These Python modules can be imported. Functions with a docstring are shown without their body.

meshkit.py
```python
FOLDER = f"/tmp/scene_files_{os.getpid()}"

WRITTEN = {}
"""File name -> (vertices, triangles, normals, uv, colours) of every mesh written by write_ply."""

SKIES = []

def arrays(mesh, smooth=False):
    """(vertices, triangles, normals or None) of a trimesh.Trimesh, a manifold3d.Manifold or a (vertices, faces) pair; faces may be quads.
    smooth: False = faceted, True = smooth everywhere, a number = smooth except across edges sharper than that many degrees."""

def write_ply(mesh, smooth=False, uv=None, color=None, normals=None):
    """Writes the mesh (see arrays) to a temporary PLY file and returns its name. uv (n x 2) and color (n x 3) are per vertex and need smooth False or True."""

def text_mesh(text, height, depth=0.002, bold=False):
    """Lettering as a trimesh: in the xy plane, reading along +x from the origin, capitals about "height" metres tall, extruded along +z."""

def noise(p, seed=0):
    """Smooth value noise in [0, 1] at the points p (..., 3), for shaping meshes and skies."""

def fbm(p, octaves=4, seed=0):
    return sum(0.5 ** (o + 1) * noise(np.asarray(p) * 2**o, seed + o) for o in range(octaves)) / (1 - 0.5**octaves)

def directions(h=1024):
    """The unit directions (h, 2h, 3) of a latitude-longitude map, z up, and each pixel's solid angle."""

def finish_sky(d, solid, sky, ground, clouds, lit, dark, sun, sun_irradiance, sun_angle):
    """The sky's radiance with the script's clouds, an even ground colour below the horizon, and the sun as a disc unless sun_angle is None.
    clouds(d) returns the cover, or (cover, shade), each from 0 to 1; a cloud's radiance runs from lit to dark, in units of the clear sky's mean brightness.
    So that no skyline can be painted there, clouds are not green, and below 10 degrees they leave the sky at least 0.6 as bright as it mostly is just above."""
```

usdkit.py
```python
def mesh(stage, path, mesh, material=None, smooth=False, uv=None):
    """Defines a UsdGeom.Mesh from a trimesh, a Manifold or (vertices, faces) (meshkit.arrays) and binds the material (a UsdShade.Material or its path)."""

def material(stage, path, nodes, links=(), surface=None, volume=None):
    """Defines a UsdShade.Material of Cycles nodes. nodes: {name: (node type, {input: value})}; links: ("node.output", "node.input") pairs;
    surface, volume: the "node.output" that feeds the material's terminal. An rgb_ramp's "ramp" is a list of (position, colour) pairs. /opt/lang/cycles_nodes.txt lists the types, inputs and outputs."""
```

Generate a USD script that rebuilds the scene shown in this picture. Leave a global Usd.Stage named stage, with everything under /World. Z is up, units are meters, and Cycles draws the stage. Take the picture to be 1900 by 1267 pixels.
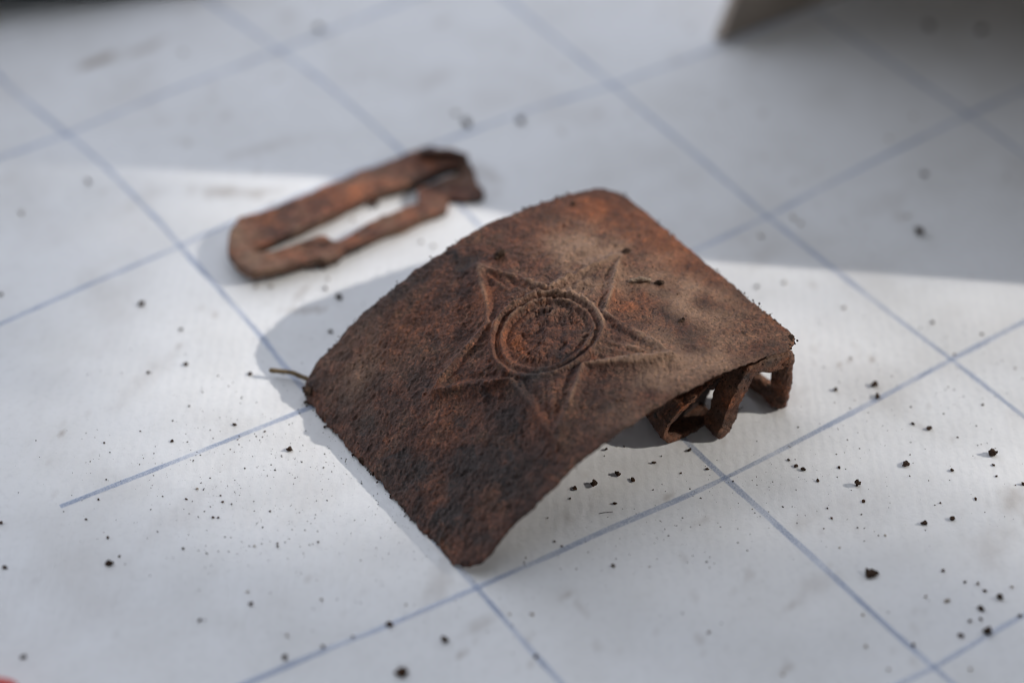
import math, random, numpy as np, trimesh, manifold3d, usdkit, meshkit
from shapely.geometry import Polygon, LineString, Point
from scipy.spatial import cKDTree
from pxr import Usd, UsdGeom, UsdLux, UsdShade, Sdf, Gf, Vt

random.seed(7); R = np.random.default_rng(7)
stage = Usd.Stage.CreateInMemory()
UsdGeom.SetStageUpAxis(stage, UsdGeom.Tokens.z); UsdGeom.SetStageMetersPerUnit(stage, 1.0)
W = UsdGeom.Xform.Define(stage, '/World'); stage.SetDefaultPrim(W.GetPrim()); UsdGeom.Scope.Define(stage, '/World/Looks')

# ---------------------------------------------------------------- camera, sky, sun, exposure
CAM_POS = np.array([-0.11401, -0.27558, 0.23605])
CAM_ROT = np.array([[0.83063029, -0.55667296, 0.01298222], [0.3597116, 0.55424282, 0.75061473], [-0.42504223, -0.61881347, 0.66061259]])  # rows: right, up, back
EXPOSURE = 1.05
FSTOP, FOCUS = 5.8, 0.332
SKY, SUN_I = 0.15, 0.5
SUN_AZ, SUN_EL = math.radians(-34), math.radians(30)
cam = UsdGeom.Camera.Define(stage, '/World/camera')
M = np.eye(4); M[:3, :3] = CAM_ROT; M[3, :3] = CAM_POS
cam.AddTransformOp().Set(Gf.Matrix4d(M.tolist()))
cam.CreateHorizontalApertureAttr(36.0); cam.CreateVerticalApertureAttr(36.0 * 682 / 1024); cam.CreateFocalLengthAttr(36.0 * 3761.97 / 1900)
cam.CreateFStopAttr(FSTOP); cam.CreateFocusDistanceAttr(FOCUS); cam.CreateClippingRangeAttr(Gf.Vec2f(0.01, 200)); cam.CreateExposureAttr(EXPOSURE)
SUN = np.array([math.cos(SUN_EL) * math.cos(SUN_AZ), math.cos(SUN_EL) * math.sin(SUN_AZ), math.sin(SUN_EL)])

def mat(name, nodes, links, surface): return usdkit.material(stage, '/World/Looks/' + name, nodes, links, surface=surface)
sky_mat = mat('sky', {
    'sky': ('sky_texture', {'sky_type': 'single_scattering', 'sun_disc': False, 'sun_elevation': SUN_EL, 'sun_rotation': math.atan2(SUN[0], SUN[1]), 'aerosol_density': 1.0}),
    'tc': ('texture_coordinate', {}), 'n': ('noise_texture', {'scale': 2.2, 'detail': 7, 'roughness': 0.6}),
    'r': ('rgb_ramp', {'ramp': [(0.30, (0.55, 0.55, 0.55)), (0.5, (0.9, 0.9, 0.9))]}),
    'cl': ('rgb_ramp', {'ramp': [(0.3, (0.90, 0.94, 1.05)), (0.7, (1.02, 1.055, 1.16))]}), 'cs': ('mix_color', {'blend_type': 'multiply', 'fac': 1.0, 'use_clamp': False, 'b': (3.9, 3.9, 3.9)}),
    'm': ('mix_color', {'use_clamp': False}), 'b': ('background_shader', {'strength': SKY})},
    [('tc.generated', 'n.vector'), ('n.fac', 'r.fac'), ('n.fac', 'cl.fac'), ('cl.color', 'cs.a'), ('r.color', 'm.fac'), ('sky.color', 'm.a'), ('cs.result', 'm.b'), ('m.result', 'b.color')], 'b.background')
dome = UsdLux.DomeLight.Define(stage, '/World/sky'); dome.GetPrim().SetCustomDataByKey('kind', 'structure')
UsdShade.MaterialBindingAPI.Apply(dome.GetPrim()).Bind(sky_mat)
sun = UsdLux.DistantLight.Define(stage, '/World/sun'); sun.CreateAngleAttr(0.5); sun.CreateIntensityAttr(SUN_I); sun.CreateNormalizeAttr(True); sun.CreateColorAttr(Gf.Vec3f(1, 0.95, 0.885))
zx = np.cross([0, 0, 1], SUN); zx /= np.linalg.norm(zx); M = np.eye(4); M[0, :3] = zx; M[1, :3] = np.cross(SUN, zx); M[2, :3] = SUN
sun.AddTransformOp().Set(Gf.Matrix4d(M.tolist()))

# ---------------------------------------------------------------- helpers
used = {}
def numbered(parent, name):
    k = used.get((parent, name), 0); used[(parent, name)] = k + 1
    return f'{parent}/{name}' + (f'_{k:03d}' if k else '')
def data(prim, label=None, category=None, group=None, kind=None):
    for k, v in dict(label=label, category=category, group=group, kind=kind).items():
        if v: prim.SetCustomDataByKey(k, v)
    return prim
def thing(name, label, category, loc=(0, 0, 0), group=None):
    x = UsdGeom.Xform.Define(stage, numbered('/World', name)); x.AddTranslateOp().Set(Gf.Vec3d(*map(float, loc)))
    p = data(x.GetPrim(), label, category, group); return p
def arr(mesh):
    if hasattr(mesh, 'to_mesh'):
        m = mesh.to_mesh(); return np.array(m.vert_properties[:, :3], float), np.array(m.tri_verts)
    if isinstance(mesh, trimesh.Trimesh): return np.array(mesh.vertices), np.array(mesh.faces)
    v, f = np.asarray(mesh[0], float), np.asarray(mesh[1], int)
    return v, (np.vstack([f[:, [0, 1, 2]], f[:, [0, 2, 3]]]) if f.shape[1] == 4 else f)
def part(name, mesh, material, parent=None, loc=None, smooth=True, label=None, kind=None, uv=None, attrs=None):
    """One Mesh; vertices are given in world metres, stored relative to the parent's base (or loc)."""
    root = str(parent.GetPath()) if parent is not None else '/World'
    v, f = arr(mesh)
    base = np.zeros(3)
    q = parent
    while q is not None and str(q.GetPath()) not in ('/World', '/'):
        for op in UsdGeom.Xformable(q).GetOrderedXformOps(): base += np.array(op.Get())
        q = q.GetParent()
    if loc is not None: base = base * 0 + np.array(loc, float)
    m = usdkit.mesh(stage, numbered(root, name), (v - base, f), material, smooth=smooth, uv=uv)
    if loc is not None: m.AddTranslateOp().Set(Gf.Vec3d(*map(float, loc)))
    for k, a in (attrs or {}).items():
        UsdGeom.PrimvarsAPI(m).CreatePrimvar(k, Sdf.ValueTypeNames.FloatArray, 'vertex').Set(Vt.FloatArray.FromNumpy(np.asarray(a, np.float32)))
    return data(m.GetPrim(), label, kind=kind)
def lone(name, mesh, material, label, category, group=None, kind=None, **k):
    v, _ = arr(mesh)
    loc = np.r_[(v[:, :2].min(0) + v[:, :2].max(0)) / 2, v[:, 2].min()]
    return data(part(name, mesh, material, loc=loc, **k), label, category, group, kind)
def fb(p, scale, octaves=4, seed=0): return meshkit.fbm(np.asarray(p) * scale + 50.0, octaves, seed) - 0.5
def rods(chain, size=0.0004):
    """Rounded rod through (point, radius) pairs, each radius a number or (rx, ry, rz)."""
    def ball(c, r):
        s = manifold3d.Manifold.sphere(1.0, 20); r = np.ones(3) * r
        return s.scale(tuple(r)).translate(tuple(c))
    out = None
    for a, b in zip(chain[:-1], chain[1:]):
        h = manifold3d.Manifold.batch_hull([ball(*a), ball(*b)]); out = h if out is None else out + h
    return out
def rough(man, step, amp, scale=900, seed=0, smoothing=6, fine=0.4):
    man = man.refine_to_length(step); v, f = arr(man)
    t = trimesh.Trimesh(v, f, process=True); trimesh.smoothing.filter_taubin(t, iterations=smoothing)
    n = t.vertex_normals; p = np.array(t.vertices)
    d = fb(p, scale, 4, seed) * 2 + fine * 2 * fb(p, scale * 4, 3, seed + 9)
    return trimesh.Trimesh(p + n * (d * amp)[:, None], t.faces, process=False)
def grid_faces(nx, ny, flip=False):
    i = np.arange(nx * ny).reshape(nx, ny); q = np.stack([i[:-1, :-1], i[1:, :-1], i[1:, 1:], i[:-1, 1:]], -1).reshape(-1, 4)
    return q[:, ::-1] if flip else q
mm = 0.001

# ---------------------------------------------------------------- materials
def rust(name, dark=1.0, scale=1.0):
    pos = 'g.position'
    return mat(name, {
        'g': ('geometry', {}),
        'n1': ('noise_texture', {'scale': 150 * scale, 'detail': 8, 'roughness': 0.65}),
        'n2': ('noise_texture', {'scale': 420 * scale, 'detail': 8, 'roughness': 0.72, 'distortion': 0.6}),
        'n3': ('noise_texture', {'scale': 2300, 'detail': 5, 'roughness': 0.8}),
        'vv': ('voronoi_texture', {'scale': 2700, 'feature': 'f1'}), 'vs': ('separate_color', {}), 'rv': ('rgb_ramp', {'ramp': [(0.0, (0.35, 0.33, 0.33)), (0.45, (0.85, 0.83, 0.82)), (0.8, (1.2, 1.15, 1.1)), (1.0, (2.1, 1.85, 1.7))]}), 'rf': ('map_range', {'from_min': 0.42, 'from_max': 0.64, 'to_min': 0.04, 'to_max': 0.8, 'clamp': True}), 'vp': ('voronoi_texture', {'scale': 1050, 'feature': 'f1'}), 'rp': ('map_range', {'from_min': 0.10, 'from_max': 0.30, 'to_min': 0.12, 'to_max': 1.0, 'clamp': True}), 'm6': ('mix_color', {'blend_type': 'multiply', 'use_clamp': False}), 'hp': ('math', {'math_type': 'multiply_add', 'value2': 0.9}), 'rr': ('map_range', {'from_min': 0.35, 'from_max': 0.65, 'to_min': 0.86, 'to_max': 0.48, 'clamp': True}), 'm5': ('mix_color', {'blend_type': 'multiply', 'use_clamp': False}), 'hv': ('math', {'math_type': 'multiply_add', 'value2': -0.35}),
        'n4': ('noise_texture', {'scale': 170, 'detail': 9, 'roughness': 0.74, 'distortion': 0.8}),
        'r1': ('rgb_ramp', {'ramp': [(0.32, (0.011 * dark, 0.0075 * dark, 0.008 * dark)), (0.42, (0.034 * dark, 0.015 * dark, 0.011 * dark)), (0.51, (0.072 * dark, 0.028 * dark, 0.017 * dark)), (0.60, (0.092 * dark, 0.050 * dark, 0.032 * dark)), (0.72, (0.155 * dark, 0.052 * dark, 0.018 * dark))]}),
        'r2': ('rgb_ramp', {'ramp': [(0.465, (0, 0, 0)), (0.63, (1, 1, 1))]}),
        'r3': ('rgb_ramp', {'ramp': [(0.34, (0.10, 0.10, 0.11)), (0.45, (0.8, 0.8, 0.8)), (0.55, (1.1, 1.1, 1.1)), (0.66, (2.0, 1.9, 1.8))]}),
        'r4': ('rgb_ramp', {'ramp': [(0.52, (0, 0, 0)), (0.64, (0.55, 0.55, 0.55))]}),
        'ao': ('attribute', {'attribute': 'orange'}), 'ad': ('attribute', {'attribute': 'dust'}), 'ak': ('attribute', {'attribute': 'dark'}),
        'o1': ('math', {'math_type': 'multiply_add', 'value2': 1.5, 'value3': 0.0}), 'o2': ('math', {'math_type': 'multiply', 'use_clamp': True}), 'o3': ('math', {'math_type': 'multiply_add', 'value2': 0.36, 'use_clamp': True}),
        'm1': ('mix_color', {'b': (0.245 * dark, 0.070 * dark, 0.019 * dark)}),
        'm2': ('mix_color', {'b': (0.030, 0.019, 0.016)}),
        'm3': ('mix_color', {'blend_type': 'multiply', 'fac': 0.85, 'use_clamp': False}),
        'd1': ('math', {'math_type': 'multiply_add', 'value2': 1.6, 'value3': -0.38}), 'd2': ('math', {'math_type': 'add'}), 'd3': ('math', {'math_type': 'multiply', 'use_clamp': True}),
        'm4': ('mix_color', {'b': (0.255, 0.152, 0.098)}),
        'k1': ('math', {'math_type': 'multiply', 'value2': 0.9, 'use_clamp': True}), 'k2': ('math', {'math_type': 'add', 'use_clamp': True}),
        'hb': ('math', {'math_type': 'add'}),
        'bp': ('bump', {'strength': 0.6, 'distance': 0.00036}),
        'p': ('principled_bsdf', {'specular_ior_level': 0.4})},
        [(pos, f'{n}.vector') for n in ('n1', 'n2', 'n3', 'n4', 'vv', 'vp')] +
        [('n1.fac', 'r1.fac'), ('n2.fac', 'r2.fac'), ('n3.fac', 'r3.fac'), ('n4.fac', 'r4.fac'),
         ('ao.fac', 'o1.value1'), ('n2.fac', 'o2.value1'), ('o1.value', 'o2.value2'), ('r2.color', 'o3.value1'), ('o2.value', 'o3.value3'), ('o3.value', 'm1.fac'), ('r1.color', 'm1.a'),
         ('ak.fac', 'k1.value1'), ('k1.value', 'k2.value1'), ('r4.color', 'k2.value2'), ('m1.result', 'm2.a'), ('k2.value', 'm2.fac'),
         ('m2.result', 'm3.a'), ('r3.color', 'm3.b'),
         ('n3.fac', 'd1.value1'), ('d1.value', 'd2.value1'), ('ad.fac', 'd2.value2'), ('d2.value', 'd3.value1'), ('ad.fac', 'd3.value2'), ('d3.value', 'm4.fac'), ('m3.result', 'm4.a'),
         ('n2.fac', 'hb.value1'), ('n3.fac', 'hb.value2'), ('vv.distance', 'hv.value1'), ('hb.value', 'hv.value3'), ('rp.result', 'hp.value1'), ('hv.value', 'hp.value3'), ('hp.value', 'bp.height'), ('bp.normal', 'p.normal'), ('vv.color', 'vs.color'), ('vs.r', 'rv.fac'), ('m4.result', 'm5.a'), ('rv.color', 'm5.b'), ('n1.fac', 'rf.value'), ('rf.result', 'm5.fac'), ('vp.distance', 'rp.value'), ('rf.result', 'm6.fac'), ('m5.result', 'm6.a'), ('rp.result', 'm6.b'), ('n2.fac', 'rr.value'), ('rr.result', 'p.roughness'), ('m6.result', 'p.base_color')], 'p.BSDF')
RUST = rust('rusted_iron', 1.18); RUST_TOOL = rust('rusted_iron_fitting', 1.75, 1.3); RUST_LOOP = rust('rusted_iron_loop', 0.85, 1.6)
def soil(name, a, b, scale=1800):
    return mat(name, {'g': ('geometry', {}), 'n': ('noise_texture', {'scale': scale, 'detail': 5, 'roughness': 0.7}), 'r': ('rgb_ramp', {'ramp': [(0.35, a), (0.68, b)]}),
        'bp': ('bump', {'strength': 0.8, 'distance': 0.0003}), 'p': ('principled_bsdf', {'roughness': 0.85, 'specular_ior_level': 0.2})},
        [('g.position', 'n.vector'), ('n.fac', 'r.fac'), ('r.color', 'p.base_color'), ('n.fac', 'bp.height'), ('bp.normal', 'p.normal')], 'p.BSDF')
SOIL = [soil('dark_soil', (0.020, 0.012, 0.009), (0.085, 0.050, 0.032)), soil('brown_soil', (0.03, 0.016, 0.010), (0.10, 0.05, 0.028)), soil('pale_soil', (0.30, 0.26, 0.22), (0.50, 0.45, 0.39))]
CHIP = soil('pale_chip', (0.13, 0.085, 0.06), (0.40, 0.30, 0.22))
PAPER = mat('white_paper', {
    'g': ('geometry', {}), 'n1': ('noise_texture', {'scale': 45, 'detail': 5, 'roughness': 0.6}), 'n2': ('noise_texture', {'scale': 700, 'detail': 4, 'roughness': 0.7}), 'n5': ('noise_texture', {'scale': 16, 'detail': 3}),
    'mp': ('mapping', {'rotation': (0, 0, 0.62), 'scale': (1, 1, 1)}), 'w': ('wave_texture', {'scale': 170, 'distortion': 3.5, 'detail': 2, 'detail_scale': 2.0}),
    'r1': ('rgb_ramp', {'ramp': [(0.3, (0.70, 0.695, 0.685)), (0.55, (0.765, 0.765, 0.765)), (0.8, (0.79, 0.79, 0.795))]}),
    'r2': ('rgb_ramp', {'ramp': [(0.25, (0.93, 0.93, 0.93)), (0.5, (1, 1, 1))]}), 'm0': ('mix_color', {'blend_type': 'multiply', 'fac': 1.0}),
    'as': ('attribute', {'attribute': 'stain'}), 'ms': ('mix_color', {'b': (0.30, 0.245, 0.20)}),
    'h': ('math', {'math_type': 'multiply_add', 'value2': 0.24}), 'bp': ('bump', {'strength': 0.6, 'distance': 0.00013}),
    'p': ('principled_bsdf', {'roughness': 0.62, 'specular_ior_level': 0.3})},
    [('g.position', 'n1.vector'), ('g.position', 'n2.vector'), ('g.position', 'mp.vector'), ('mp.vector', 'w.vector'), ('n1.fac', 'r1.fac'), ('n2.fac', 'r2.fac'), ('r1.color', 'm0.a'), ('r2.color', 'm0.b'),
     ('as.fac', 'ms.fac'), ('m0.result', 'ms.a'), ('w.fac', 'h.value1'), ('n2.fac', 'h.value3'), ('h.value', 'bp.height'), ('bp.normal', 'p.normal'), ('ms.result', 'p.base_color')], 'p.BSDF')
INK = mat('blue_ink', {
    'uv': ('uvmap', {'attribute': 'st'}), 's': ('separate_xyz', {}), 'g': ('geometry', {}),
    'e1': ('math', {'math_type': 'subtract', 'value2': 0.5}), 'e2': ('math', {'math_type': 'absolute'}),
    'e3': ('map_range', {'range_type': 'smoothstep', 'from_min': 0.49, 'from_max': 0.26, 'to_min': 0.0, 'to_max': 1.0, 'clamp': True}),
    'n': ('noise_texture', {'scale': 3200, 'detail': 3, 'roughness': 0.7}), 'nl': ('noise_texture', {'scale': 130, 'detail': 4}),
    'g1': ('map_range', {'from_min': 0.36, 'from_max': 0.62, 'to_min': 0.30, 'to_max': 0.85, 'clamp': True}), 'g2': ('map_range', {'from_min': 0.3, 'from_max': 0.7, 'to_min': 0.35, 'to_max': 0.95, 'clamp': True}),
    'a1': ('math', {'math_type': 'multiply'}), 'a2': ('math', {'math_type': 'multiply', 'use_clamp': True}),
    't': ('transparent_bsdf', {'color': (1, 1, 1)}), 'd': ('diffuse_bsdf', {'color': (0.30, 0.36, 0.49)}), 'm': ('mix_closure', {})},
    [('uv.UV', 's.vector'), ('s.y', 'e1.value1'), ('e1.value', 'e2.value1'), ('e2.value', 'e3.value'), ('g.position', 'n.vector'), ('g.position', 'nl.vector'), ('n.fac', 'g1.value'), ('nl.fac', 'g2.value'),
     ('g1.result', 'a1.value1'), ('g2.result', 'a1.value2'), ('a1.value', 'a2.value1'), ('e3.result', 'a2.value2'), ('a2.value', 'm.fac'), ('t.BSDF', 'm.closure1'), ('d.BSDF', 'm.closure2')], 'm.closure')
def plain(name, col, rough=0.6, var=0.15, scale=200, spec=0.4):
    c = np.array(col)
    return mat(name, {'g': ('geometry', {}), 'n': ('noise_texture', {'scale': scale, 'detail': 5}), 'r': ('rgb_ramp', {'ramp': [(0.3, tuple(c * (1 - var))), (0.7, tuple(c * (1 + var)))]}), 'p': ('principled_bsdf', {'roughness': rough, 'specular_ior_level': spec})},
        [('g.position', 'n.vector'), ('n.fac', 'r.fac'), ('r.color', 'p.base_color')], 'p.BSDF')
CARD = plain('grey_brown_card', (0.36, 0.30, 0.25), 0.8, 0.12, 120)
CLOTH = plain('dark_cloth', (0.020, 0.021, 0.030), 0.9, 0.3, 400)
RED = plain('red_plastic', (0.55, 0.055, 0.045), 0.4, 0.06, 150)
STRAW = plain('dry_stalk', (0.16, 0.11, 0.055), 0.7, 0.3, 900)
EARTH = plain('earth', (0.13, 0.10, 0.07), 0.95, 0.4, 30, 0.1)
BARK = plain('bark', (0.07, 0.05, 0.035), 0.9, 0.3, 200)
LEAF = mat('leaf_green', {'d': ('diffuse_bsdf', {'color': (0.05, 0.085, 0.025)}), 't': ('translucent_bsdf', {'color': (0.05, 0.08, 0.015)}), 'm': ('mix_closure', {'fac': 0.2})}, [('d.BSDF', 'm.closure1'), ('t.BSDF', 'm.closure2')], 'm.closure')

# ---------------------------------------------------------------- surface: ground, paper sheet with its ruled lines
gx = np.r_[-30, -4, -1.2, 1.2, 4, 30]
G = np.stack(np.meshgrid(gx, gx, indexing='ij'), -1).reshape(-1, 2)
data(part('ground', (np.c_[G, np.full(len(G), -0.006)], grid_faces(6, 6)), EARTH), kind='structure')
def paper_z(x, y):
    x, y = np.asarray(x, float), np.asarray(y, float)
    return 0.00035 * (np.sin(x * 52 + 1.1 + 9 * y) * np.sin(y * 61 - 0.4 - 7 * x)) * np.clip((np.hypot((x - 0.033) / 1.2, y + 0.07) - 0.035) / 0.05, 0, 1)
STAINS = [  # x, y, half length, half width (mm), angle, strength: earth smears and finger marks on the sheet
    (15, 66, 5.5, 1.5, 5, .55), (25, 65, 6, 1.3, 12, .28), (17, 10.5, 8, 1.6, -35, .3), (61.5, -12.5, 1.6, 4, 0, .2), (12, -27.5, 4.5, .8, -30, .28), (13.5, -22.5, 4, .7, 30, .22), (2, 18, 7, 3, 20, .1),
    (-20, -28, 9, 2, 25, .1), (46, -128, 4, 2.5, 10, .12), (74, -137, 5, 4, 0, .14), (52, -116, 4, 2, 20, .12), (-3, -95, 5, 2, 40, .15), (5, -86, 2.5, 1.2, 60, .22), (1.5, -89, 1.2, 1.6, 0, .2), (-2, -106, 3, 1.5, 10, .18), (12, -108, 2.5, 1.2, 0, .14),
    (68, -92, 5, 2.5, -10, .15), (90, -60, 6, 2, 20, .08), (120, -60, 8, 3, 0, .08), (83, 40, 2.2, 1.5, 0, .22), (56, 60, 2.5, 2, 0, .2), (100, -118, 4, 3, 0, .1), (84, -131, 3.5, 2.5, 10, .22), (28, 20, 9, 2, -10, .14), (70, 22, 5, 2, 0, .1), (-30, -60, 10, 3, 20, .08), (44, -9, 3, 3, 0, .15)]
nx, ny = 380, 360
PX, PY = np.meshgrid(np.linspace(-0.20, 0.235, nx), np.linspace(-0.235, 0.135, ny), indexing='ij')
PX, PY = PX.ravel(), PY.ravel(); P3 = np.c_[PX, PY, PX * 0]
stain = np.zeros(len(PX))
for (sx, sy, a, b, ang, k) in STAINS:
    c, s = math.cos(math.radians(ang)), math.sin(math.radians(ang)); dx, dy = PX / mm - sx, PY / mm - sy
    e = np.hypot((dx * c + dy * s) / a, (dy * c - dx * s) / b) + 1.6 * fb(P3 + [sx, sy, 0], 500, 4, 3)
    stain = np.maximum(stain, 1.75 * k * np.clip(1.25 - e, 0, 1))
stain = np.clip(stain + 0.17 * np.clip(fb(P3, 60, 5, 21) * 4 - 0.25, 0, 1) + 0.6 * np.clip(fb(P3, 420, 2, 33) * 6 - 1.75, 0, 1) * np.clip(fb(P3, 45, 3, 12) * 5 + .3, 0, 1), 0, 1)
paper = thing('paper_sheet', 'large white sheet of paper ruled with blue pencil squares, under everything', 'paper')
pz = paper_z(PX, PY); nv = len(PX)
edge = np.r_[np.arange(ny), np.arange(nv).reshape(nx, ny)[:, -1], np.arange(nv).reshape(nx, ny)[-1, ::-1], np.arange(nv).reshape(nx, ny)[::-1, 0]]
fs = np.vstack([grid_faces(nx, ny), grid_faces(nx, ny, True) + nv, np.stack([np.roll(edge, -1), edge, edge + nv, np.roll(edge, -1) + nv], -1)[np.roll(edge, -1) != edge]])
part('sheet', (np.vstack([np.c_[PX, PY, pz], np.c_[PX, PY, pz - 0.0002]]), fs), PAPER, paper, smooth=40 if False else True, attrs={'stain': np.r_[stain, stain]})
# ruled lines, crumbs (x, y, size in mm, tone) and the outline of the fitting, all in millimetres on the sheet
LINES = {
 'A0': [(-5.7, 85.8), (-4.7, 71.2), (-4.2, 63.1), (-1.7, 44.8), (-0.1, 31.6), (1.2, 8.3), (1.1, 1.6), (1.4, -12.2), (1.6, -28.2), (1.1, -39.8), (1.0, -69.8), (1.2, -99.4), (1.2, -115.7), (1.5, -122.4), (1.6, -128.4)] ,
 'A1': [(43.0, 85.2), (44.9, 72.6), (46.6, 61.7), (48.4, 49.3), (50.2, 37.4), (50.7, 26.8), (51.0, 16.3), (51.0, 6.7), (51.2, -6.5), (51.3, -17.8), (50.1, -45.0), (48.3, -90.8), (48.1, -94.0), (48.3, -101.7), (48.6, -109.0), (48.9, -118.7), (49.2, -129.5), (49.3, -140.6), (49.7, -150.3), (49.9, -153.7), (50.4, -159.5)] ,
 'A2': [(99.5, 50.4), (99.6, 39.7), (99.6, 23.2), (99.8, 0.6), (99.3, -11.7), (99.3, -22.5), (98.6, -51.1), (98.9, -67.3), (99.1, -83.4), (99.7, -100.5), (99.9, -118.1), (100.1, -128.0)] ,
 'A3': [(153.5, 13.2), (153.3, 1.9), (153.3, -8.8), (153.7, -22.1), (153.8, -35.3), (154.1, -47.4), (153.6, -63.6), (153.8, -75.2)] ,
 'Bm': [(-22.8, 44.3), (-15.8, 45.1), (-9.2, 44.7), (-1.7, 44.8), (11.3, 46.3), (24.0, 47.7), (36.7, 48.2), (48.4, 49.3), (64.4, 50.2), (74.5, 50.9), (81.8, 51.1), (93.3, 51.7)] ,
 'B0': [(-42.0, -2.0), (-35.7, -1.3), (-18.3, 0.2), (1.0, 1.3), (9.0, 2.3), (20.6, 2.6), (37.6, 3.3), (52.0, 2.8), (68.9, 2.3), (79.4, 2.3), (92.1, 1.1), (100.6, 0.3), (107.4, 0.6), (119.4, 0.1), (129.1, 0.5)] ,
 'B1': [(-45.4, -48.3), (-37.2, -48.6), (-27.7, -49.0), (-18.0, -49.3), (-10.0, -49.6), (-0.8, -49.9), (12.8, -50.2), (46.3, -50.6), (82.0, -51.7), (90.0, -51.3), (98.6, -51.1), (109.5, -50.1), (124.1, -49.2), (138.9, -48.4), (154.1, -47.4), (170.2, -46.8), (183.4, -46.0)] ,
 'B2': [(-42.5, -96.2), (-35.5, -96.6), (-24.9, -97.3), (-14.3, -98.4), (1.2, -99.4), (16.4, -100.2), (24.7, -100.4), (36.9, -101.3), (48.3, -101.7), (60.3, -101.6), (78.4, -101.2), (99.7, -100.5), (117.8, -100.0), (129.1, -99.5)] ,
 'B3': [(36.6, -149.0), (49.9, -150.2), (59.5, -149.9), (68.5, -150.0), (77.4, -150.3)] ,
}
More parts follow.
